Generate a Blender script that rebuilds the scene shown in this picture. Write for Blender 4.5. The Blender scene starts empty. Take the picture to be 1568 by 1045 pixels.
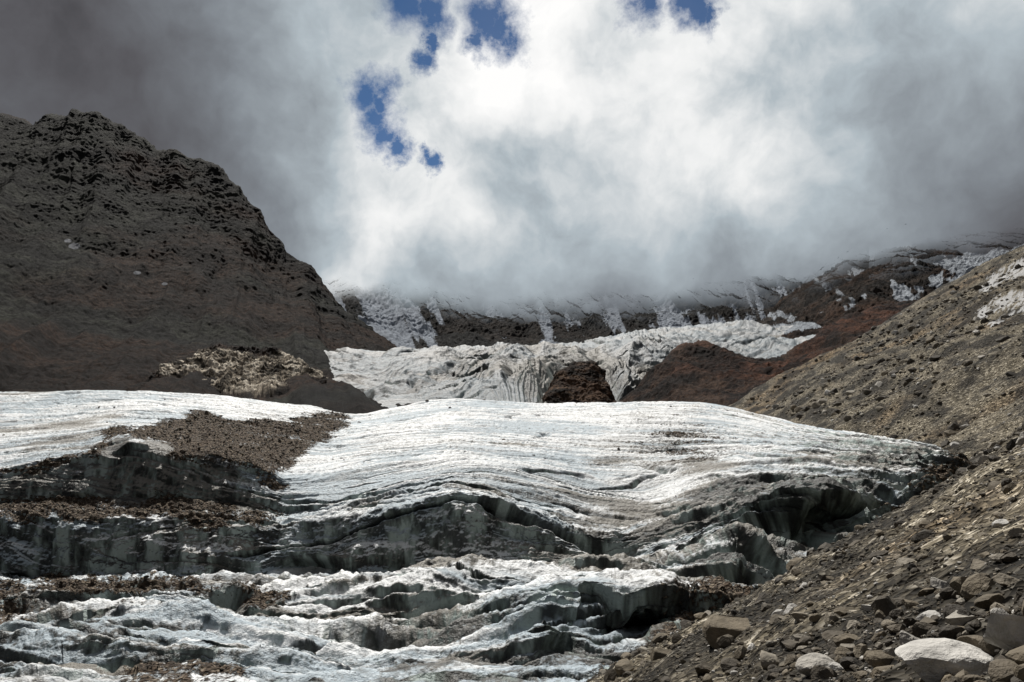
import bpy, bmesh, math, random
import numpy as np
from mathutils import Vector
rng=np.random.RandomState(7); random.seed(7)
F=1220.0; CX=784.0; HY=640.0
sc=bpy.context.scene
# ------------------------------------------------------------ noise
_G=np.array([[1,1,0],[-1,1,0],[1,-1,0],[-1,-1,0],[1,0,1],[-1,0,1],[1,0,-1],[-1,0,-1],[0,1,1],[0,-1,1],[0,1,-1],[0,-1,-1],[1,1,0],[-1,1,0],[0,-1,1],[0,-1,-1]],dtype=np.float32)
_rp=np.random.RandomState(3); _PM=_rp.permutation(1024).astype(np.int32); _PM=np.concatenate([_PM,_PM,_PM[:8]])
_GX=_G[_PM&15,0].copy();_GY=_G[_PM&15,1].copy();_GZ=_G[_PM&15,2].copy()
def perlin(x,y,z,seed=0):
    x,y,z=np.broadcast_arrays(x,y,z)
    x=x.astype(np.float32)+seed*17.31; y=y.astype(np.float32)-seed*9.73; z=z.astype(np.float32)+seed*3.37
    fx=np.floor(x);fy=np.floor(y);fz=np.floor(z)
    ix=fx.astype(np.int32)&1023;iy=fy.astype(np.int32)&1023;iz=fz.astype(np.int32)&1023
    x=x-fx;y=y-fy;z=z-fz
    u=x*x*x*(x*(x*6-15)+10);v=y*y*y*(y*(y*6-15)+10);w=z*z*z*(z*(z*6-15)+10)
    A=_PM[ix]+iy;B=_PM[ix+1]+iy
    AA=_PM[A]+iz;AB=_PM[A+1]+iz;BA=_PM[B]+iz;BB=_PM[B+1]+iz
    def g(h,a,b,c):
        return _GX[h]*(x-a)+_GY[h]*(y-b)+_GZ[h]*(z-c)
    l=lambda a,b,t:a+(b-a)*t
    return l(l(l(g(AA,0,0,0),g(BA,1,0,0),u),l(g(AB,0,1,0),g(BB,1,1,0),u),v),
             l(l(g(AA+1,0,0,1),g(BA+1,1,0,1),u),l(g(AB+1,0,1,1),g(BB+1,1,1,1),u),v),w)
def fbm(x,y,z,o=4,seed=0,gain=.5):
    r=0;a=1.
    for i in range(o):
        r=r+a*perlin(x*2**i,y*2**i,z*2**i,seed+i); a*=gain
    return r
def ridged(x,y,z,o=4,seed=0,gain=.5):
    r=0;a=1.;t=0
    for i in range(o):
        r=r+a*(1-2*np.abs(perlin(x*2**i,y*2**i,z*2**i,seed+i))); t+=a;a*=gain
    return r/t
def sstep(a,b,x):
    t=np.clip((x-a)/(b-a),0,1); return t*t*(3-2*t)
def smooth(a,k,axis):
    if k<1: return a
    ker=np.exp(-0.5*(np.arange(-3*k,3*k+1)/k)**2); ker/=ker.sum()
    n=len(ker)//2
    pad=[(0,0)]*a.ndim; pad[axis]=(n,n)
    p=np.pad(a,pad,mode='edge'); out=np.zeros_like(a)
    for i,w in enumerate(ker):
        sl=[slice(None)]*a.ndim; sl[axis]=slice(i,i+a.shape[axis]); out+=w*p[tuple(sl)]
    return out
def bl(px,py,cx,cy,rx,ry):
    return np.exp(-(((px-cx)/rx)**2+((py-cy)/ry)**2))
def poly(px,py,pts):
    ins=np.zeros(px.shape,bool); n=len(pts)
    for i in range(n):
        x1,y1=pts[i]; x2,y2=pts[(i+1)%n]
        if y1==y2: continue
        c=((py<y1)!=(py<y2))&(px<(x2-x1)*(py-y1)/(y2-y1)+x1)
        ins^=c
    return ins.astype(float)
# ------------------------------------------------------------ loft
def K(s):
    p=[q.split(':') for q in s.split()]
    return np.array([float(a) for a,b in p]),np.array([float(b) for a,b in p])
def loft(x0,x1,nc,lines,rows,csm=8,rsm=3):
    assert len(rows)==len(lines)-1,(len(rows),len(lines))
    cols=np.linspace(x0,x1,nc); Zs=[];Ds=[]
    for ys,ds in lines:
        y=np.interp(cols,*K(ys)) if isinstance(ys,str) else np.full(nc,float(ys))
        d=np.interp(cols,*K(ds)) if isinstance(ds,str) else np.full(nc,float(ds))
        y=smooth(y,csm,0); d=smooth(d,csm*3,0)
        Ds.append(d); Zs.append((HY-y)/F*d)
    Ds=np.array(Ds);Zs=np.array(Zs)
    vm=[0]
    for i in range(len(lines)-1):
        vm.append(vm[-1]+np.sqrt((Ds[i+1]-Ds[i])**2+(Zs[i+1]-Zs[i])**2).mean())
    D=[];Z=[];V=[]
    for i,n in enumerate(rows):
        for k in range(n):
            t=k/n; D.append(Ds[i]*(1-t)+Ds[i+1]*t); Z.append(Zs[i]*(1-t)+Zs[i+1]*t); V.append(vm[i]*(1-t)+vm[i+1]*t)
    D.append(Ds[-1]);Z.append(Zs[-1]);V.append(vm[-1])
    D=smooth(np.array(D),rsm,0);Z=smooth(np.array(Z),rsm,0);V=np.array(V)
    X=(cols[None,:]-CX)/F*D
    P=np.stack([X,D,Z],-1)
    return P,np.broadcast_to(cols[None,:],D.shape),np.broadcast_to(V[:,None],D.shape)
def normals(P):
    a=np.gradient(P,axis=1);b=np.gradient(P,axis=0)
    n=np.cross(a,b); n/=np.linalg.norm(n,axis=-1,keepdims=True)+1e-9
    return n
def proj(P):
    Y=np.maximum(P[...,1],.5)
    return CX+F*P[...,0]/Y, HY-F*P[...,2]/Y
def make_grid(name,P,mat,attrs=None,vec=None,smooth_sh=True):
    r,c=P.shape[:2]
    me=bpy.data.meshes.new(name)
    idx=np.arange(r*c).reshape(r,c)
    q=np.stack([idx[:-1,:-1],idx[:-1,1:],idx[1:,1:],idx[1:,:-1]],-1).reshape(-1)
    nf=len(q)//4
    me.vertices.add(r*c); me.vertices.foreach_set('co',P.astype(np.float32).reshape(-1))
    me.loops.add(nf*4); me.loops.foreach_set('vertex_index',q.astype(np.int32))
    me.polygons.add(nf); me.polygons.foreach_set('loop_start',np.arange(0,nf*4,4,dtype=np.int32))
    try: me.polygons.foreach_set('loop_total',np.full(nf,4,dtype=np.int32))
    except Exception: pass
    me.update(calc_edges=True)
    me.polygons.foreach_set('use_smooth',np.full(nf,smooth_sh))
    for nm,at in (('m',attrs),('n',vec)):
        if at is None: continue
        a=me.attributes.new(nm,'FLOAT_COLOR','POINT')
        col=np.ones((r*c,4),dtype=np.float32)
        for i,k in enumerate(at): col[:,i]=np.clip(np.broadcast_to(k,(r,c)),0,1).reshape(-1)
        a.data.foreach_set('color',col.reshape(-1))
    me.materials.append(mat)
    ob=bpy.data.objects.new(name,me); sc.collection.objects.link(ob)
    return ob
# ------------------------------------------------------------ node helpers
class NT:
    def __init__(s,tree): s.t=tree; s.n=tree.nodes; s.l=tree.links
    def new(s,ty,**k):
        n=s.n.new(ty)
        for a,b in k.items(): setattr(n,a,b)
        return n
    def put(s,inp,v):
        if isinstance(v,bpy.types.NodeSocket): s.l.new(v,inp)
        elif v is not None:
            try: inp.default_value=v
            except Exception: inp.default_value=(*v,1)
    def math(s,op,a,b=None,c=None,clamp=False):
        n=s.new('ShaderNodeMath',operation=op,use_clamp=clamp)
        for i,v in enumerate((a,b,c)):
            if v is not None: s.put(n.inputs[i],v)
        return n.outputs[0]
    def vm(s,op,a,b=None,sc=None):
        n=s.new('ShaderNodeVectorMath',operation=op); s.put(n.inputs[0],a)
        if b is not None: s.put(n.inputs[1],b)
        if sc is not None: s.put(n.inputs['Scale'],sc)
        return n.outputs['Value'] if op in('DOT_PRODUCT','LENGTH','DISTANCE') else n.outputs[0]
    def noise(s,v,scale,det=5,rough=.55,out='Fac',dist=0):
        n=s.new('ShaderNodeTexNoise'); s.put(n.inputs['Vector'],v)
        n.inputs['Scale'].default_value=scale;n.inputs['Detail'].default_value=det
        n.inputs['Roughness'].default_value=rough;n.inputs['Distortion'].default_value=dist
        return n.outputs[out]
    def vor(s,v,scale):
        n=s.new('ShaderNodeTexVoronoi'); s.put(n.inputs['Vector'],v); n.inputs['Scale'].default_value=scale
        g=s.new('ShaderNodeSeparateColor'); s.l.new(n.outputs['Color'],g.inputs[0])
        return g.outputs[0],n.outputs['Distance']
    def mr(s,v,a,b,c=0.,d=1.,sm=True):
        n=s.new('ShaderNodeMapRange',interpolation_type='SMOOTHSTEP' if sm else 'LINEAR')
        s.put(n.inputs[0],v)
        for i,k in enumerate((a,b,c,d)): s.put(n.inputs[i+1],k)
        return n.outputs[0]
    def mix(s,f,a,b,bt='MIX'):
        n=s.new('ShaderNodeMix',data_type='RGBA',blend_type=bt)
        s.put(n.inputs[0],f); s.put(n.inputs[6],a); s.put(n.inputs[7],b); return n.outputs[2]
    def ramp(s,f,st):
        n=s.new('ShaderNodeValToRGB'); s.put(n.inputs[0],f); e=n.color_ramp.elements
        while len(e)<len(st): e.new(.5)
        for i,(p,c) in enumerate(st): e[i].position=p; e[i].color=(*c,1)
        return n.outputs[0]
    def attr(s,nm):
        at=s.new('ShaderNodeAttribute',attribute_name=nm); sp=s.new('ShaderNodeSeparateColor'); s.l.new(at.outputs['Color'],sp.inputs[0])
        return sp.outputs
def mat(name):
    m=bpy.data.materials.new(name); m.use_nodes=True; m.node_tree.nodes.clear()
    t=NT(m.node_tree); out=t.new('ShaderNodeOutputMaterial')
    b=t.new('ShaderNodeBsdfPrincipled'); t.l.new(b.outputs[0],out.inputs[0])
    return m,t,b,out
def geo(t): return t.new('ShaderNodeNewGeometry')
def bump(t,b,h,dist,st=1.0):
    n=t.new('ShaderNodeBump'); n.inputs['Strength'].default_value=st; n.inputs['Distance'].default_value=dist
    t.put(n.inputs['Height'],h); t.l.new(n.outputs[0],b.inputs['Normal'])
# ------------------------------------------------------------ materials
# ice: m=(dirt,debris,wall)  n=(line mask, broad noise, wall streak noise)
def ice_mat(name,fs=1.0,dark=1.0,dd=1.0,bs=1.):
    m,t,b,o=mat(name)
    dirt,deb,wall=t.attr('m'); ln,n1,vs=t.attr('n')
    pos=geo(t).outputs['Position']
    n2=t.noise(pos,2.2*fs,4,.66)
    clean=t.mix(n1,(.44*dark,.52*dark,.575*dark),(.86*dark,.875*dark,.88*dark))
    col=t.mix(ln,clean,(.090,.093,.090))
    col=t.mix(t.mr(n2,.50,.70,0,.55),col,(.24,.245,.235))
    dn=t.math('MULTIPLY_ADD',t.math('SUBTRACT',n2,.5),1.0,dirt)
    dcol=t.mix(n1,(.046,.042,.035),(.175,.160,.132))
    col=t.mix(t.mr(dn,.32,.70,0,.94),col,dcol)
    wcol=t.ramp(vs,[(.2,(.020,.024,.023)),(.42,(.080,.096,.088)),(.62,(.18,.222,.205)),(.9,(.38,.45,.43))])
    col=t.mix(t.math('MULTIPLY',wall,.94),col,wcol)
    vc,vd=t.vor(pos,4.5*fs)
    dc=t.ramp(vc,[(.1,(.035*dd,.025*dd,.017*dd)),(.6,(.090*dd,.063*dd,.042*dd)),(.97,(.21*dd,.17*dd,.125*dd))])
    dm=t.mr(t.math('MULTIPLY_ADD',t.math('SUBTRACT',n2,.5),1.8,deb),.38,.62)
    col=t.mix(dm,col,dc)
    t.put(b.inputs['Base Color'],col)
    t.put(b.inputs['Roughness'],t.math('MULTIPLY_ADD',dm,.4,.5))
    b.inputs['Specular IOR Level'].default_value=.3
    h=t.math('MULTIPLY_ADD',t.math('MULTIPLY',vd,dm),.8,n2)
    bump(t,b,h,.34/fs*bs,1.0)
    return m
def rock_mat(name,cols,scale,snow=None,fade=False,bd=1.0):
    m,t,b,o=mat(name)
    pos=geo(t).outputs['Position']
    sn_,lt,_=t.attr('m'); n1,n3,fd=t.attr('n')
    n2=t.noise(pos,scale*6,8,.78)
    col=t.ramp(n1,[(.15,cols[0]),(.5,cols[1]),(.9,cols[2])])
    col=t.mix(n3,col,t.ramp(n1,[(.15,cols[3]),(.9,cols[4])]))
    col=t.mix(1,col,t.ramp(n2,[(.34,(.22,.22,.22)),(.5,(.85,.85,.85)),(.64,(2.0,2.0,1.95))]),'MULTIPLY')
    sn=t.mr(t.math('MULTIPLY_ADD',t.math('SUBTRACT',n2,.5),.9,sn_),.42,.55)
    col=t.mix(sn,col,snow or (.5,.53,.56))
    t.put(b.inputs['Base Color'],col); b.inputs['Roughness'].default_value=.9
    b.inputs['Specular IOR Level'].default_value=.12
    bump(t,b,n2,1.2/scale*.12*bd,1)
    if fade:
        tr=t.new('ShaderNodeBsdfTransparent'); mx=t.new('ShaderNodeMixShader')
        t.l.new(fd,mx.inputs[0]); t.l.new(b.outputs[0],mx.inputs[1]); t.l.new(tr.outputs[0],mx.inputs[2]); t.l.new(mx.outputs[0],o.inputs[0])
    return m
def gravel_mat(name):
    m,t,b,o=mat(name); pos=geo(t).outputs['Position']
    sn,_,_=t.attr('m')
    n5,nb,_=t.attr('n')
    c1,d1=t.vor(pos,8); c2,d2=t.vor(pos,2.2)
    f=t.math('MULTIPLY_ADD',c2,.42,t.math('MULTIPLY',c1,.58))
    col=t.ramp(f,[(.15,(.018,.015,.010)),(.5,(.072,.060,.041)),(.72,(.165,.142,.102)),(.92,(.43,.39,.32))])
    col=t.mix(nb,col,t.mix(1,col,(1,.80,.60),'MULTIPLY'))
    col=t.mix(1,col,t.ramp(n5,[(.2,(.30,.30,.30)),(.55,(1,1,1)),(.9,(1.6,1.6,1.58))]),'MULTIPLY')
    col=t.mix(sn,col,(.55,.55,.55))
    t.put(b.inputs['Base Color'],col); b.inputs['Roughness'].default_value=.9; b.inputs['Specular IOR Level'].default_value=.2
    bump(t,b,t.math('MULTIPLY_ADD',d2,1.0,t.math('MULTIPLY',d1,.35)),.32,1)
    return m
def stone_mat(name):
    m,t,b,o=mat(name); pos=geo(t).outputs['Position']
    at=t.new('ShaderNodeAttribute',attribute_name='rc')
    n=t.noise(pos,3,5,.7)
    c=t.ramp(at.outputs['Fac'],[(0,(.04,.034,.027)),(.4,(.10,.083,.060)),(.65,(.20,.165,.115)),(.82,(.33,.30,.25)),(1,(.60,.58,.54))])
    c=t.mix(1,c,t.ramp(n,[(.3,(.5,.5,.5)),(.6,(1,1,1))]),'MULTIPLY')
    t.put(b.inputs['Base Color'],c); b.inputs['Roughness'].default_value=.8; b.inputs['Specular IOR Level'].default_value=.3
    bump(t,b,n,.10,.8); return m
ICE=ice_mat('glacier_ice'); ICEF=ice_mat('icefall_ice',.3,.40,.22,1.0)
GRAVEL=gravel_mat('moraine_gravel'); STONE=stone_mat('stone')
# ------------------------------------------------------------ moraine geometry
EY=np.array([-60,0,20,42,50,60,68,80,88,95,130,200,330,420,520.])
EX=np.array([-10,0,2.6,5.4,11.3,18,26.5,39,47.3,55,70,80,93.6,112,150])
EZ=np.array([3,-1.7,-7.1,-13.1,-14.1,-14.3,-13.4,-12.1,-9.4,-6.1,-4.5,-1,5.4,-5,-40.])
_yy=np.linspace(-60,520,1161)
_ex=smooth(np.interp(_yy,EY,EX),5,0); _ez=smooth(np.interp(_yy,EY,EZ),5,0)
def edgeX(Y): return np.interp(Y,_yy,_ex)
def edgeZ(Y): return np.interp(Y,_yy,_ez)
def moraineZ(X,Y):
    X=np.asarray(X,dtype=np.float64);Y=np.asarray(Y,dtype=np.float64)
    dx=X-edgeX(Y)
    a=np.where(dx>0,.55,.62)
    z=edgeZ(Y)+a*dx
    amp=sstep(4,120,Y)
    z=z+amp*(3.0*fbm(X*.03,Y*.02,0*X,5,11))
    z=z+amp*1.7*ridged(Y*.06,X*.012,0*X,4,31)
    z=z+.45*sstep(3,25,Y)*fbm(X*.3,Y*.3,0*X,4,12)+.12*fbm(X*1.5,Y*1.5,0*X,3,13)
    return z
nr,ncm=900,1000
yy=-22+np.exp(np.linspace(math.log(3.0),math.log(22+500.),nr))
ss=np.linspace(-.45,1.35,ncm)
Y=np.broadcast_to(yy[:,None],(nr,ncm)); X=ss[None,:]*(Y+24)
Z=moraineZ(X,Y)
n5=.5+1.05*fbm(X*.16,Y*.10,0*X,6,14,.65); nb=sstep(.0,.4,fbm(X*.03,Y*.03,0*X,4,15))*.7
PM=np.stack([X,Y,Z],-1); px,py=proj(PM)
wx=px+10*fbm(X*.05,Y*.05,0*X,3,16); wy=py+7*fbm(X*.12,Y*.12,0*X,4,17)
sn=0*X
for q in [[(1500,440),(1530,416),(1600,388),(1600,405),(1545,430),(1508,452)],[(1490,492),(1500,475),(1545,450),(1600,434),(1600,454),(1550,472),(1515,487)],[(1510,500),(1560,472),(1600,462),(1600,470),(1560,482),(1520,502)]]:
    sn=np.maximum(sn,poly(wx,wy,q)*(Y>60))
sn=np.maximum(sn*.85*(fbm(X*.4,Y*.4,0*X,3,18)>-.22),.0)
make_grid('moraine_slope',PM,GRAVEL,(sn,0*X,0*X),(n5,nb,0*n5))
# ------------------------------------------------------------ glacier
L=[]
L.append(("0:1330 900:1330","0:24 1600:24"))
L.append(("0:1062 900:1062","0:38 1600:38"))
L.append(("0:1032 60:1008 120:1012 170:1030 300:1026 400:1036 500:1034 600:1034 700:1025 800:1030 900:1045","0:43 1600:43"))
L.append(("0:1046 100:1044 200:1050 300:1040 370:1052 430:1058 600:1052 800:1046 1000:1034","0:46 1600:46"))
L.append(("0:1000 100:992 200:1008 300:998 350:990 430:1000 490:1024 560:1025 610:1004 650:1000 700:985 830:972 860:985 930:1000 1000:1002 1060:985","0:50 1600:49"))
L.append(("0:955 60:945 110:925 200:915 300:918 340:935 400:945 500:958 600:966 650:950 700:938 800:920 850:905 920:898 960:903 1010:898 1060:920 1100:915 1150:920","0:60 1000:58 1600:53"))
L.append(("0:966 110:944 200:934 300:937 400:961 500:970 600:974 700:956 800:942 850:924 920:918 1010:918 1060:938 1150:930","0:64 1000:62 1600:57"))
L.append(("0:925 100:907 200:902 300:906 400:922 450:937 520:928 600:918 700:902 800:895 850:892 900:885 960:882 1010:891 1060:893 1130:878 1200:900 1260:880","0:69 1000:66 1600:61"))
L.append(("0:896 100:890 200:888 300:892 400:900 430:893 520:885 600:880 660:868 700:859 760:861 850:866 880:858 930:848 970:850 1010:868 1050:850 1090:822 1130:808 1160:835 1200:860 1260:868 1320:862 1380:835 1450:800","0:80 1000:76 1200:71 1600:66"))
L.append(("0:905 200:902 430:902 700:895 850:890 1000:885 1130:840 1200:850 1300:865 1380:838 1450:800","0:85 1000:82 1200:75 1600:70"))
L.append(("0:888 430:888 600:886 850:874 950:858 1050:842 1130:822 1190:815 1230:815 1260:838 1320:850 1380:832 1440:785","0:90 1000:88 1200:82 1400:76 1600:74"))
L.append(("0:800 100:792 200:797 300:790 380:802 430:810 500:800 560:787 620:771 690:756 740:765 800:788 850:808 900:822 960:828 1010:815 1060:795 1130:780 1200:762 1240:748 1290:752 1330:780 1380:820 1440:772 1500:740","0:93 1000:94 1200:86 1400:80 1600:78"))
L.append(("0:772 100:765 200:766 300:768 380:783 430:795 500:785 560:768 620:750 690:738 740:742 800:760 900:788 1000:785 1060:772 1130:752 1200:738 1250:736 1320:745 1380:768 1440:752 1500:730","0:101 400:101 1000:103 1200:93 1400:84 1600:80"))
L.append(("0:718 60:703 130:697 200:672 260:686 330:692 400:712 430:733 500:728 600:712 700:702 800:712 900:728 1000:730 1060:722 1130:714 1200:712 1300:712 1400:724 1500:726","0:105 400:105 520:113 1000:118 1200:105 1400:90 1600:84"))
L.append(("0:662 100:656 200:646 300:648 420:662 500:676 600:662 700:654 800:658 900:662 1000:664 1100:666 1200:676 1300:686 1400:700 1500:716","0:150 800:155 1100:145 1200:130 1300:112 1400:98 1600:88"))
CREST="-150:602 0:600 60:600 120:597 180:597 240:599 300:603 360:608 420:616 480:622 540:634 560:633 600:625 660:613 700:610 760:613 840:618 900:617 960:616 1020:614 1070:615 1110:622 1150:631 1200:645 1260:657 1320:665 1380:675 1410:682 1450:700 1495:716"
L.append((CREST,"0:205 500:200 800:225 1100:190 1200:155 1300:128 1400:108 1600:92"))
cx,cy=K(CREST)
L.append((" ".join(f"{a}:{b+14}" for a,b in zip(cx,cy)),"0:245 500:240 800:265 1100:230 1200:190 1300:158 1400:128 1600:104"))
L.append((" ".join(f"{a}:{b+60}" for a,b in zip(cx,cy)),"0:320 800:340 1100:310 1300:230 1400:160 1600:130"))
rows=[8,20,10,40,50,10,40,50,12,14,120,50,80,110,110,20,8]
P,PX,V=loft(-220,1620,1500,L,rows,6,3)
X,Y,Z=P[...,0],P[...,1],P[...,2]
N=normals(P); steep0=1-np.abs(N[...,2])
px,py=proj(P)
lower=sstep(112,92,Y); low2=sstep(88,80,Y)
flat=1-.8*sstep(.15,.45,steep0)
rgt=sstep(950,1150,px)*sstep(150,110,Y)
wv=V+4.5*fbm(X*.022,Y*.02,Z*0,3,5)+1.2*fbm(X*.09,V*.2,Z*0,3,6)
s1=fbm(X*.028,wv*.85,0*X,5,141,.62); s2=fbm(X*.07,wv*3.0,0*X,3,151)
led=ridged(X*.026,wv*.13,Z*.05,3,21)-.45
led2=ridged(X*.035,wv*.22,Z*.1,3,25)-.45
fine=ridged(X*.06,wv*.5,Z*.1,4,41)-.45
flut=fbm(X*.30,Y*.12,Z*.06,5,51)
rough=fbm(X*.8,Y*.8,Z*.8,4,61)
# broad broken steps in the low ice
sl_=perlin(X*.028+.15*fbm(X*.1,Y*.1,0*X,2,68),wv*.11,0*X,67)*3.0
slab=(np.floor(sl_)+sstep(.66,.98,sl_-np.floor(sl_)))
disp=led*(1.1*lower+1.3*low2+.35*(1-lower))+led2*(.4*lower+1.1*low2+.8*rgt+.10)+fine*(.15*lower*flat+.42*low2+.40*rgt+.07)+flut*(1.3*sstep(.25,.7,steep0)*(1-.55*low2)+.10+.25*rgt)+rough*(.22*lower+.08*low2+.04)+slab*(.70*low2+.35*rgt)
disp*=np.clip(Y/70,.5,1.2)
def cuts(sx,sv,seed,wd,cov):
    a=np.abs(perlin(X*sx+.3,wv*sv,Z*0,seed)); return sstep(wd,0,a)*sstep(cov,cov+.25,perlin(X*sx*1.3,wv*sv*.7,0*Z+3.3,seed+1)+.25)
c1=cuts(.016,.07,91,.03,.1); c2=cuts(.02,.16,95,.035,.12); c3=cuts(.02,.40,97,.07,-.05)*flat
c4=cuts(.016,.11,191,.035,.05)*low2
cre=np.maximum(np.maximum(c1,c2),c4)
disp-=c1*(2.8*lower+.9*(1-lower))+c2*(1.5*lower+.55*(1-lower))*flat+c3*.36+c4*1.6
disp+=(.26*s1+.05*s2)*flat
P2=P+N*disp[...,None]
for (hx,hy,rx,ry,dd) in [(1000,972,64,24,10),(470,874,42,14,5),(1305,822,66,30,11),(905,935,30,20,2.5),(260,1020,110,9,2.5),(860,1000,25,20,3),(1190,800,30,18,3)]:
    w=bl(px,py,hx,hy,rx,ry)*(steep0>.02)
    P2[...,1]+=dd*w; P2[...,2]-=.15*dd*w
over=P2[...,0]-edgeX(P2[...,1])
P2[...,2]-=np.maximum(over+.5,0)*.5
N2=normals(P2)
steep=1-np.clip(N2[...,2],0,1)
px,py=proj(P2)
ns=fbm(X*.05,Y*.04,Z*.05,4,101); ns2=fbm(X*.10,wv*.30,Z*.15,5,105); ns3=fbm(X*.03,wv*.18,0*X,4,107)
wx=px+34*fbm(px*.02,py*.03,0*px,5,121,.6); wy=py+18*fbm(px*.02,py*.04,0*px+5,5,131,.6)
dirt=.18+.15*lower+.05*low2+.5*cre*(.5+.5*lower)+.32*ns+.50*ns2*(.5+lower)+.42*ns3
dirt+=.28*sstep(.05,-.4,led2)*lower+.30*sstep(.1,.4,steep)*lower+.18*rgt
for (hx,hy,rx,ry,w) in [(100,680,120,20,.45),(150,650,80,10,.25),(1180,780,120,40,.3),(1330,715,70,14,.45),(930,705,55,12,.5),(1090,712,55,10,.55),(1240,700,40,8,.4),(1040,680,60,40,.3),
    (1220,850,120,50,.3),(700,1010,140,30,.2),(60,930,120,30,.25),(650,690,160,50,-.2),(1000,640,160,18,-.1),(1150,700,60,12,-.2),(250,612,300,14,-.25),(550,1000,55,22,-.6),(200,945,100,14,-.35),(1105,830,24,16,-.8),(650,875,180,7,-.6),(750,925,100,8,-.4),(500,905,90,8,-.5),(720,640,250,22,-.2),(80,1025,50,10,-.5),(870,900,60,8,-.3),(1300,665,90,10,-.2),(880,760,60,14,.25),(1000,800,60,16,.3),(1400,740,60,20,-.3)]:
    dirt+=w*bl(px,py,hx,hy,rx,ry)
DP=[[(205,652),(245,634),(330,640),(420,640),(500,628),(560,640),(475,686),(450,707),(443,738),(415,752),(330,705),(240,688)],
 [(-90,768),(60,761),(180,760),(300,764),(400,781),(445,800),(370,808),(280,800),(150,799),(-90,805)],
 [(-90,724),(0,715),(60,705),(130,690),(200,655),(215,664),(150,702),(60,724),(-90,738)],
 [(-90,892),(100,883),(300,889),(400,905),(300,917),(100,910),(-90,912)],
 [(160,1050),(230,1018),(330,1014),(410,1050)],[(-90,912),(40,922),(90,948),(20,968),(-90,950)],
 [(330,905),(430,905),(450,925),(400,935),(340,925)],[(1180,925),(1260,885),(1320,880),(1200,960)]]
deb=np.zeros_like(dirt)
for q in DP: deb=np.maximum(deb,poly(wx,wy,q))
deb=smooth(smooth(deb,5,0),5,1)*.9
deb=np.maximum(deb,.46*bl(px,py,1035,675,80,34)); deb=np.maximum(deb,.42*bl(px,py,1340,705,80,14)); deb=np.maximum(deb,.42*bl(px,py,1440,740,50,30))
deb+=.5*(deb>.1)*ns2
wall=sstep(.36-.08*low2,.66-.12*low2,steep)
dirt+=.5*poly(wx,wy,[(-90,735),(0,720),(130,700),(210,680),(330,700),(430,735),(440,795),(380,783),(200,765),(-90,770)])
deb=np.maximum(deb,.9*sstep(-6,0,over+3*ns))
P2+=N2*(np.clip(deb,0,1)*.40*fbm(X*1.2,Y*1.2,Z*1.2,3,111))[...,None]
ln=.82*sstep(.06,0,np.abs(s1))*sstep(-.45,.05,ns+.1)+.5*sstep(.07,0,np.abs(s2))*sstep(-.2,.3,ns2+.1)+.55*c3+.26*sstep(.1,-.5,s1)
n1=sstep(-.35,.4,ns+.9*s1+.3*s2)
vs=.5+.95*fbm(X*.45,Y*.25,Z*.05,5,161,.64)+.35*ns2
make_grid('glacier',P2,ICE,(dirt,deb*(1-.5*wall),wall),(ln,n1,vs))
GP,GN,GD=P2,N2,deb
# ------------------------------------------------------------ far icefall
FL=[]
FL.append((720,250)); 
FL.append((655,340))
FL.append(("380:625 500:625 560:622 700:622 800:622 840:620 930:625 960:650 1100:660 1300:660",430))
FL.append(("380:600 460:590 520:595 575:590 640:583 700:592 760:604 800:604 840:598 930:600 970:640 1100:660 1300:660",540))
FL.append(("380:570 460:568 520:564 600:560 700:568 760:572 840:568 930:560 1000:575 1060:585 1100:600 1300:640",640))
FL.append(("380:566 465:550 520:546 600:540 660:539 700:543 760:536 800:533 850:531 900:534 960:532 1000:532 1060:542 1130:552 1200:550 1300:560",760))
FL.append(("380:570 465:558 600:545 700:538 760:535 850:533 900:532 960:526 1000:520 1060:518 1130:524 1200:528 1260:515 1300:512",950))
FL.append(("380:600 465:575 600:550 700:540 850:530 950:520 1000:510 1060:502 1130:498 1200:502 1260:504 1300:515",1200))
FL.append(("380:620 700:560 1000:508 1130:494 1200:504 1300:524",1500))
P,PX,V=loft(400,1290,900,FL,[6,20,60,90,90,60,40,10],8,4)
X,Y,Z=P[...,0],P[...,1],P[...,2]; N=normals(P); px,py=proj(P)
cxr,cyr=885,600
rad=np.hypot((px-cxr)/1.0,(py-cyr)*1.3)
near=sstep(200,60,rad)
wob=20*fbm(px*.010,py*.02,0*px,3,205)
fl=rad*near+(1-near)*((px-500)*.12+(py-560)*1.6)+wob
rg=ridged(fl*.055,px*.006,Z*0,4,201)
amp_=sstep(-20,120,px-600)
d=(rg-.4)*(5.0+5.0*near)+(ridged(X*.022,Y*.016,Z*.03,5,211)-.4)*(3.0+4.5*amp_)+8*fbm(X*.010,Y*.008,0*X,3,221)
crv=sstep(.06,0,np.abs(perlin(px*.010,py*.12,0*Z,231)))*sstep(-.05,.2,fbm(px*.008,py*.02,0*px,2,233)+.2)
d-=5.0*crv*(.4+.6*amp_)
d+=1.4*fbm(X*.12,Y*.12,Z*.12,3,235)
P2=P+N*(d*sstep(380,520,Y))[...,None]
w=bl(px,py,888,598,54,44)
P2[...,2]-=w*28
rim=np.exp(-((rad-74)/16)**2)*(py<cyr+10)*sstep(480,560,Y)*sstep(800,640,Y)
P2[...,2]+=rim*12
rim2=np.exp(-((rad-125)/16)**2)*(py<cyr+10)*(px<cxr)*sstep(480,560,Y)*sstep(800,640,Y)
P2[...,2]+=rim2*7
lb=np.clip(sstep(470,430,px+12*fbm(px*.02,py*.05,0*px,2,5))+sstep(575,540,px+14*fbm(px*.03,py*.05,0*px,3,6))*sstep(583,597,py)*sstep(640,618,py),0,1)
P2[...,2]-=lb*(12-5*ridged(X*.06,Y*.06,0*X,4,271))
N2=normals(P2); st=1-np.clip(N2[...,2],0,1)
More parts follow.
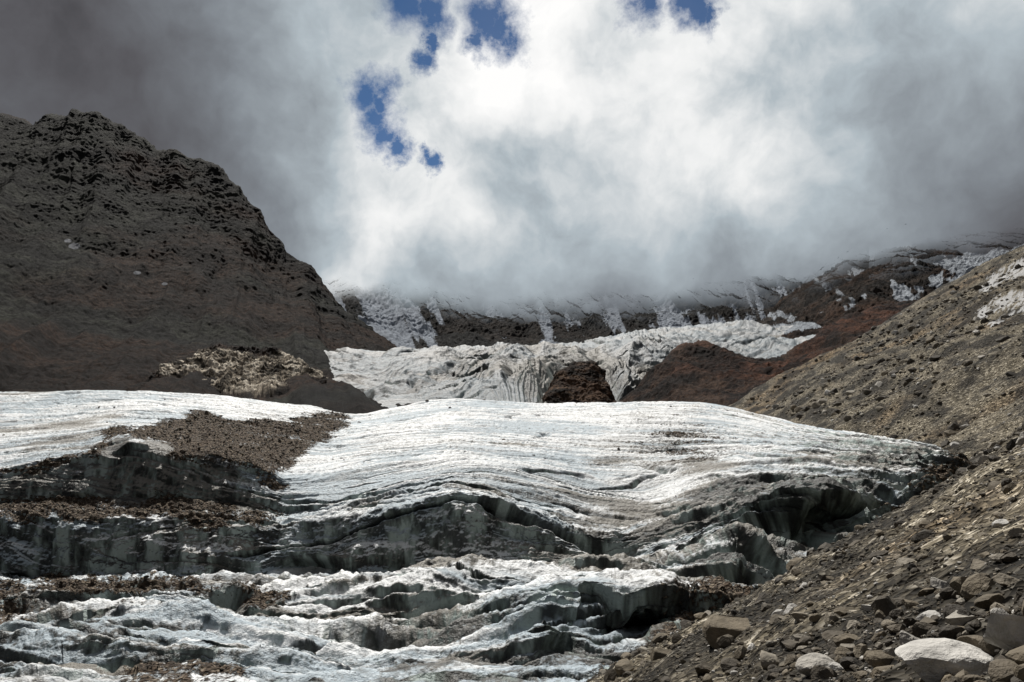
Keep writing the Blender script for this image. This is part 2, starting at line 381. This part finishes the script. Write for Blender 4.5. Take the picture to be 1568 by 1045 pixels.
nb=fbm(X*.01,Y*.01,Z*.01,3,241)
dirt=.24+.5*nb+.50*sstep(.1,-.4,rg-.4)+.45*crv+.3*sstep(110,60,rad)+.35*bl(px,py,770,590,80,25)
s1=fbm(fl*.14,px*.008,0*Z,4,251,.6)
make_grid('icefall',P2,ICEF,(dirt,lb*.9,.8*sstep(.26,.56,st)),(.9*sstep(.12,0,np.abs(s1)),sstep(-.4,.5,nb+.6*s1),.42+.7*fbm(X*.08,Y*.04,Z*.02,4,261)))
# ------------------------------------------------------------ rocky masses
CB="350:466 480:458 540:450 640:464 750:476 850:484 950:474 1050:465 1150:455 1250:438 1320:412 1400:392 1480:384 1560:372 1750:334"
def cloudfade(px,py,X,Y,Z):
    y0=np.interp(px,*K(CB))+18*fbm(X*.006,Y*.004,Z*.008,4,951,.5)
    return sstep(24,-26,py-y0)
def rocksheet(name,x0,x1,nc,lines,rows,amp,fs,m,seed,masks=None,csm=5,gully=0,colbias=None,hf=0,fade=False):
    P,PX,V=loft(x0,x1,nc,lines,rows,csm,3)
    X,Y,Z=P[...,0],P[...,1],P[...,2]; N=normals(P)
    d=amp*(ridged(X*fs,Y*fs*.7,Z*fs,6,seed,.55)-.45)+amp*.8*fbm(X*fs*.5,Y*fs*.5,Z*fs*.5,3,seed+9)
    if gully: d+=gully*(ridged((X+.3*Y)*fs*1.3,Z*fs*.25,0*X,5,seed+20)-.5)
    if hf: d+=hf*(ridged(X*fs*7,Y*fs*7,Z*fs*7,3,seed+50)-.5)
    P2=P+N*d[...,None]
    px,py=proj(P2); N2=normals(P2)
    a=masks(px,py,P2,N2,d) if masks else (0*X,0*X,0*X)
    n1=.5+.9*fbm(X*fs*1.5,Y*fs*1.5,Z*fs*3.5,6,seed+30,.65); n3=sstep(-.1,.3,fbm(X*fs*.35,Y*fs*.35,Z*fs*.6,4,seed+40)+(colbias(px,py) if colbias else 0))
    fdv=cloudfade(px,py,X,Y,Z) if fade else 0*n1
    return make_grid(name,P2,m,a,(n1,n3,fdv))
MB=[(.007,.0072,.0062),(.019,.0192,.0158),(.038,.040,.031),(.011,.0058,.0038),(.040,.0215,.0135)]
Mleft=rock_mat('mountain_rock',MB,.035,snow=(.32,.33,.36),bd=1.9)  # dark brown rock; the low albedo also paints in the mountain's cloud shadow
SIL="-300:215 -150:190 0:176 30:182 50:188 75:180 100:178 128:172 150:177 170:188 200:206 240:229 300:246 340:262 370:290 400:326 430:360 450:392 480:415 500:440 520:470 560:500 590:522 640:545"
sx_,sy_=K(SIL)
LL=[(700,260),("-300:622 300:622 420:618 520:622 640:625",380),
    ("-300:590 0:596 250:592 380:585 460:580 560:590 640:600","-300:470 300:520 640:600"),
    ("-300:520 0:500 200:510 320:520 460:535 560:555 640:580","-300:640 300:760 640:760"),
    ("-300:400 0:370 150:390 300:420 420:470 500:510 560:540 640:570","-300:850 300:980 640:900"),
    ("-300:300 0:270 150:280 300:330 380:390 450:450 500:480 560:520 640:560","-300:1050 300:1150 640:980"),
    (SIL,"-300:1250 0:1280 300:1300 640:1060"),
    (" ".join(f"{a}:{b+12}" for a,b in zip(sx_,sy_)),"-300:1400 0:1420 300:1400 640:1130"),
    (" ".join(f"{a}:{b+90}" for a,b in zip(sx_,sy_)),"-300:1600 640:1250")]
def mk(px,py,P,N,d):
    s=0*px
    for (a,b,c,e) in [(114,377,10,5),(104,369,6,3),(210,418,6,3),(252,435,5,2.5)]: s=np.maximum(s,1.1*bl(px,py,a,b,c,e))
    return s,0*px,0*px
rocksheet('mountain',-300,640,1000,LL,[5,40,90,140,150,130,15,6],6.5,.012,Mleft,301,mk,3,17,lambda a,b:.55*sstep(380,560,b)-.12,2.2)
Mslab=rock_mat('bedrock',[(.05,.042,.033),(.30,.255,.20),(.62,.56,.47),(.010,.006,.0045),(.045,.028,.020)],.10,bd=.8)
SL=[(640,395),("230:607 330:602 400:604 500:602",440),("230:600 300:588 350:584 400:590 500:596",470),("230:592 300:562 350:560 400:563 440:570 500:588",520),
    ("230:575 285:545 320:533 370:530 420:537 460:551 500:580",570),("230:610 500:610",640)]
rocksheet('bedrock_ledge',225,500,360,SL,[6,40,70,70,10],6.0,.05,Mslab,401,None,3,5,lambda a,b:.30-.80*sstep(2.1,.6,((a-375)/100)**2+((b-566)/28)**2),2.6)
Mhill=rock_mat('brown_rock',[(.010,.006,.0045),(.031,.017,.012),(.064,.038,.026),(.020,.0095,.0065),(.095,.042,.025)],.06,bd=1.1)
HS="915:640 940:622 965:602 1000:575 1020:552 1045:534 1075:531 1120:543 1160:548 1200:545 1230:530 1255:510 1290:488 1350:468 1420:462 1500:455 1650:440"
hx_,hy_=K(HS)
HL=[(690,300),("900:645 1650:640",370),("930:645 960:630 1100:612 1200:605 1300:600 1650:590",430),
    ("930:642 960:618 1000:598 1040:570 1100:572 1200:572 1300:540 1400:515 1650:500",500),
    (HS,"900:540 1200:600 1400:720 1650:800"),(" ".join(f"{a}:{b+18}" for a,b in zip(hx_,hy_)),"900:600 1200:690 1650:900"),
    (" ".join(f"{a}:{b+80}" for a,b in zip(hx_,hy_)),"900:700 1200:800 1650:1000")]
rocksheet('rocky_hill',915,1650,800,HL,[5,15,60,100,12,6],5,.022,Mhill,501,None,3,8,None,1.6)
Misl=rock_mat('outcrop_rock',[(.012,.008,.006),(.050,.030,.020),(.135,.086,.054),(.02,.012,.008),(.09,.05,.03)],.12,bd=.7)
IL=[("820:660 960:660",470),("820:640 850:622 890:622 925:622 960:650",500),("820:640 842:605 860:590 890:590 915:596 938:620 960:650",516),
    ("820:640 842:600 852:572 880:565 905:566 928:585 938:620 960:650",530),("820:640 842:598 850:568 880:553 908:551 930:566 938:610 960:650",548),
    ("820:660 850:600 908:580 938:630 960:670",575),("820:700 960:700",600)]
rocksheet('rock_outcrop',822,956,260,IL,[8,40,60,50,20,6],4.2,.05,Misl,601,None,2,0,None,.8)
MW=[(.007,.007,.007),(.018,.018,.018),(.04,.039,.037),(.012,.010,.009),(.035,.028,.024)]
Mhead=rock_mat('headwall_rock',MW,.02,snow=(.38,.42,.48),fade=True,bd=1.2)
WL=[(620,1150),("400:560 700:545 1000:530 1300:530",1350),("400:520 520:505 700:522 900:515 1000:505 1300:500",1600),
    ("400:470 520:462 700:480 900:490 1000:480 1300:470",1850),(400,2150),(330,2500)]
def mh(px,py,P,N,d):
    st=fbm((px-.35*py)*.05,py*.012,0*px,5,701)
    s=.27+.75*st+.35*sstep(.2,-.5,d/20)
    s+=.7*bl(px,py,590,505,85,45)+.35*bl(px,py,1080,495,120,18)
    s-=.8*bl(px,py,705,508,34,20)+.15*bl(px,py,850,515,60,12)+.2*bl(px,py,1270,480,50,30)
    return s,0*px,0*px
rocksheet('mountain',400,1330,900,WL,[10,70,110,80,20],18,.012,Mhead,711,mh,6,24,None,5,True)
MR=[(.008,.006,.005),(.024,.017,.013),(.050,.036,.028),(.018,.010,.0065),(.062,.035,.023)]
Mr=rock_mat('right_mountain_rock',MR,.022,snow=(.46,.50,.55),fade=True,bd=1.2)
RL=[(690,760),("1100:640 1160:600 1300:545 1700:520",850),("1100:640 1160:560 1220:520 1300:488 1400:475 1500:460 1700:440",1000),
    ("1100:640 1160:545 1220:500 1280:462 1340:440 1400:425 1500:420 1700:400",1200),("1100:640 1160:540 1220:480 1280:440 1350:402 1450:378 1560:362 1700:340",1400),("1100:640 1160:500 1300:360 1700:240",1700)]
def mr_(px,py,P,N,d):
    s=.12+.65*fbm((px-.5*py)*.04,py*.04,0*px,5,801)+.25*sstep(.2,-.5,d/16)
    wx=px+10*fbm(px*.03,py*.05,0*px,3,811); wy=py+6*fbm(px*.04,py*.05,0*px,3,812)
    for q in [[(1425,400),(1500,388),(1600,372),(1600,400),(1540,402),(1480,432),(1430,462),(1400,468),(1440,440),(1470,415)],[(1360,430),(1395,440),(1395,462),(1370,455)],[(1160,500),(1250,492),(1260,500),(1200,512)],[(1420,425),(1450,415),(1440,440)]]:
        s+=.8*poly(wx,wy,q)
    return s,0*px,0*px
rocksheet('mountain',1100,1750,800,RL,[10,50,110,110,60],14,.013,Mr,811,mr_,5,16,None,4,True)
Mg=rock_mat('valley_floor_rock',MB,.01)
gg=np.linspace(-1,1,161); gx=np.sign(gg)*np.abs(gg)**2*9000
GX,GY=np.meshgrid(gx,gx); 
GZ=-45+10*fbm(GX*.003,GY*.003,0*GX,4,901)
make_grid('ground',np.stack([GX,GY,GZ],-1),Mg,(0*GX,0*GX,0*GX),(.5+fbm(GX*.01,GY*.01,0*GX,3,3),0*GX,0*GX))
# ------------------------------------------------------------ stones
def rockproto(sub,seed):
    r=np.random.RandomState(seed); bm=bmesh.new(); bmesh.ops.create_icosphere(bm,subdivisions=sub,radius=1)
    v=np.array([q.co[:] for q in bm.verts]); f=np.array([[a.index for a in q.verts] for q in bm.faces]); bm.free()
    for k in range(11):
        n=r.normal(size=3); n/=np.linalg.norm(n); dd=r.uniform(.45,.8)
        s=v@n-dd; v=v-np.outer(np.maximum(s,0),n)
    if sub>2: v=v*(1+.06*fbm(v[:,0]*2,v[:,1]*2,v[:,2]*2+seed,4,seed))[:,None]
    v*=np.array([1,r.uniform(.65,1),r.uniform(.45,.75)])
    return v,f
protoS=[rockproto(1,i) for i in range(10)]; protoM=[rockproto(2,20+i) for i in range(8)]; protoL=[rockproto(4,40+i) for i in range(8)]
def build_stones(name,pts,sizes,big=None,cmul=1.):
    VV=[];FF=[];CC=[];off=0
    allp=[(p,s,None) for p,s in zip(pts,sizes)]+[(p,s,c) for p,s,c in (big or [])]
    for (p,s,c) in allp:
        rel=s/max(p[1],2)*797
        pr=protoL if c is not None else (protoM if rel>5 else protoS)
        v,f=pr[rng.randint(len(pr))]
        a=rng.uniform(0,6.28); ca,sa=math.cos(a),math.sin(a); tl=rng.uniform(-.5,.5); ct,st_=math.cos(tl),math.sin(tl)
        R=np.array([[ca,-sa,0],[sa,ca,0],[0,0,1]])@np.array([[1,0,0],[0,ct,-st_],[0,st_,ct]])
        VV.append(v@R.T*s+np.array(p)); FF.append(f+off); off+=len(v)
        CC.append(np.full(len(v),(rng.beta(1.3,2.0)*cmul if c is None else c)))
    V_=np.concatenate(VV).astype(np.float32);F_=np.concatenate(FF).astype(np.int32);C_=np.concatenate(CC).astype(np.float32)
    me=bpy.data.meshes.new(name); n=len(F_)
    me.vertices.add(len(V_)); me.vertices.foreach_set('co',V_.reshape(-1))
    me.loops.add(n*3); me.loops.foreach_set('vertex_index',F_.reshape(-1))
    me.polygons.add(n); me.polygons.foreach_set('loop_start',np.arange(0,n*3,3,dtype=np.int32)); me.update(calc_edges=True)
    me.polygons.foreach_set('use_smooth',np.zeros(n,dtype=bool))
    at=me.attributes.new('rc','FLOAT','POINT'); at.data.foreach_set('value',C_)
    me.materials.append(STONE); ob=bpy.data.objects.new(name,me); sc.collection.objects.link(ob); return ob
n=50000
Yr=np.exp(rng.uniform(math.log(3.5),math.log(320),n)); pxr=rng.uniform(820,1680,n); Xr=(pxr-CX)/F*Yr
ok=(Xr>edgeX(Yr)-1.5)&(rng.rand(n)<.35+1.6*np.clip(fbm(Xr/ (Yr*.12),np.log(Yr)*6,0*Xr,3,77)+.2,0,1)); Yr,Xr=Yr[ok],Xr[ok]; n=len(Yr)
s=np.maximum(.0013*Yr,.018)*(rng.uniform(.004,1,n)**-.48); s=np.minimum(s,1.8)
Zr=moraineZ(Xr,Yr)
build_stones('moraine_stones',np.stack([Xr,Yr,Zr+s*.12],-1),s,None,1.15)
def hit(px,py):
    Yt=np.exp(np.linspace(math.log(3),math.log(300),1500)); Xt=(px-CX)/F*Yt; zt=moraineZ(Xt,Yt); pp=HY-F*zt/Yt
    k=np.where(pp<py)[0]; k=k[0] if len(k) else 0
    return (Xt[k],Yt[k],zt[k])
big=[]
for (a,b,w,c) in [(1570,985,80,1.),(1450,1040,75,1.),(1120,978,42,.62),(1395,990,28,.9),(1470,955,30,.85),(1545,895,22,.7),(1250,1030,34,.9),(1010,1010,26,.6),(1330,935,16,.95),(960,1030,24,.6),(1180,1015,26,.75),(1300,985,22,.6),(1395,930,18,.6),(1440,900,20,.9),(1500,870,18,.7),(1225,950,16,.7),(1080,1030,24,.4),(1345,592,9,.9),(1420,960,20,.5),(1520,930,26,.55),(1350,1020,30,.55),(1560,820,14,.8),(1500,1000,34,.5),(1220,985,20,.8),(1365,960,16,.7),(1290,940,14,.6)]:
    p=hit(a,b); sz=w/F*p[1]*1.05; big.append(((p[0],p[1],p[2]+sz*.15),sz,c))
build_stones('boulders',[],[],big)
gd=np.clip(GD,0,1)
w=gd*(GP[...,1]<260)*(GP[...,1]>30); w=(np.clip(w-.3,0,1)+.004*(GP[...,1]<230)*(GP[...,1]>40)*(over<-2)).reshape(-1)*np.gradient(GP[...,1],axis=0).clip(0.02,.5).reshape(-1)
w/=w.sum(); ids=rng.choice(len(w),13000,p=w); pts=GP.reshape(-1,3)[ids]
s=.0010*pts[:,1]*(rng.uniform(.02,1,len(ids))**-.38)
build_stones('glacier_debris',pts+np.array([0,0,.03]),s,None,.8)
# ------------------------------------------------------------ sky
SEL,SAZ=math.radians(52),math.radians(-16)
w=bpy.data.worlds.new("World"); sc.world=w; w.use_nodes=True; w.node_tree.nodes.clear(); t=NT(w.node_tree)
w.cycles.sampling_method='MANUAL'; w.cycles.sample_map_resolution=512
tc=t.new('ShaderNodeTexCoord').outputs['Generated']
nz=t.noise(tc,4.5,5,.58,out='Color')
wv_=t.vm('SCALE',t.vm('SUBTRACT',nz,(.5,.5,.5)),sc=.20)
dirv=t.vm('NORMALIZE',t.vm('ADD',tc,wv_))
def dr(px,py):
    v=Vector(((px-CX)/F,1,(HY-py)/F)); v.normalize(); return v
pts=[(50,0,98),(300,20,106),(430,40,138),(150,120,84),(350,170,92),(430,250,124),(220,240,78),(370,300,108),
(525,70,240),(530,190,255),(450,150,140),(450,310,180),(560,300,255),(655,335,255),(560,400,200),(660,430,160),(820,480,108),
(700,120,255),(760,200,215),(850,60,255),(860,140,255),(790,225,165),(950,210,165),(850,300,250),(960,90,255),(1060,140,245),(760,380,175),(900,400,140),
(1130,230,255),(1240,290,255),(1020,310,180),(1150,370,160),(1200,120,200),(1280,25,255),(1350,140,155),(1500,60,240),(1420,190,132),(1530,180,145),
(1340,260,165),(1480,280,98),(1310,360,128),(1470,370,84),(1200,440,120),(1040,450,120)]
def lin(v): v/=255.; return v/12.92 if v<.04045 else ((v+.055)/1.055)**2.4
num=.0004*lin(95); den=.0004
for (a,b,c) in pts+[(1750,150,115),(-200,150,85),(800,-250,225),(300,-250,110),(1400,-300,175)]:
    k_=300. if (-100<a<1650 and b>-100) else 40.
    d_=t.vm('DOT_PRODUCT',dirv,tuple(dr(a,b)))
    e_=t.math('EXPONENT',t.math('MULTIPLY_ADD',d_,k_,-k_))
    den=t.math('ADD',e_,den); num=t.math('MULTIPLY_ADD',e_,lin(c),num)
lum=t.math('DIVIDE',num,den)
cl=t.noise(t.vm('ADD',tc,t.vm('SCALE',wv_,sc=.6)),7,6,.56)
lum=t.math('MULTIPLY',lum,t.mr(cl,.33,.67,.68,1.34,False))
ccol=t.ramp(lum,[(0,(0,0,0)),(.10,(.100,.099,.109)),(.25,(.225,.248,.275)),(.5,(.44,.50,.54)),(.8,(.85,.86,.86)),(1,(1.0,.995,.985))])
dg=t.vm('NORMALIZE',t.vm('ADD',t.vm('ADD',tc,t.vm('SCALE',wv_,sc=.12)),t.vm('SCALE',t.vm('SUBTRACT',t.noise(tc,17,6,.68,out='Color'),(.5,.5,.5)),sc=.09)))
gap=None
for (a,b,r) in [(622,0,26),(652,22,20),(645,60,11),(640,92,14),(563,143,20),(590,155,17),(577,185,21),(588,215,18),(603,240,13),(655,245,10),(748,28,25),(772,45,20),(735,58,14),(990,5,20),(1065,10,20),(1085,20,11)]:
    k_=1/(r/F*1.2)**2
    e_=t.math('EXPONENT',t.math('MULTIPLY_ADD',t.vm('DOT_PRODUCT',dg,tuple(dr(a,b))),k_,-k_))
    gap=e_ if gap is None else t.math('MAXIMUM',gap,e_)
gm=t.mr(gap,.20,.90,0,.95,False)
sky=t.new('ShaderNodeTexSky',sky_type='NISHITA',sun_disc=False,sun_elevation=SEL,sun_rotation=SAZ%(2*math.pi),altitude=2500,air_density=1.0,dust_density=.1,ozone_density=3)
b1=t.new('ShaderNodeBackground'); t.l.new(t.mix(1,sky.outputs[0],(.34,.55,.70),'MULTIPLY'),b1.inputs[0]); b1.inputs[1].default_value=.075
b2=t.new('ShaderNodeBackground'); t.l.new(ccol,b2.inputs[0]); b2.inputs[1].default_value=1
mx=t.new('ShaderNodeMixShader'); t.l.new(gm,mx.inputs[0]); t.l.new(b2.outputs[0],mx.inputs[1]); t.l.new(b1.outputs[0],mx.inputs[2])
o=t.new('ShaderNodeOutputWorld'); t.l.new(mx.outputs[0],o.inputs[0])
# ------------------------------------------------------------ sun, camera
sd=Vector((math.sin(SAZ)*math.cos(SEL),math.cos(SAZ)*math.cos(SEL),math.sin(SEL)))
ld=bpy.data.lights.new('sun','SUN'); ld.energy=4.9; ld.angle=math.radians(.5); ld.color=(1,.96,.9)
lo=bpy.data.objects.new('sun',ld); lo.rotation_euler=(-sd).to_track_quat('-Z','Y').to_euler(); sc.collection.objects.link(lo)
cd=bpy.data.cameras.new('camera'); cam=bpy.data.objects.new('camera',cd); sc.collection.objects.link(cam)
cd.sensor_width=36; cd.lens=36*F/1568; cd.clip_start=.1; cd.clip_end=30000
cd.shift_y=(HY-522.5)/1568
cam.rotation_euler=(math.radians(90),0,0); cam.location=(0,0,0)
sc.camera=cam
sc.view_settings.view_transform='Standard'; sc.view_settings.look='None'; sc.view_settings.exposure=0
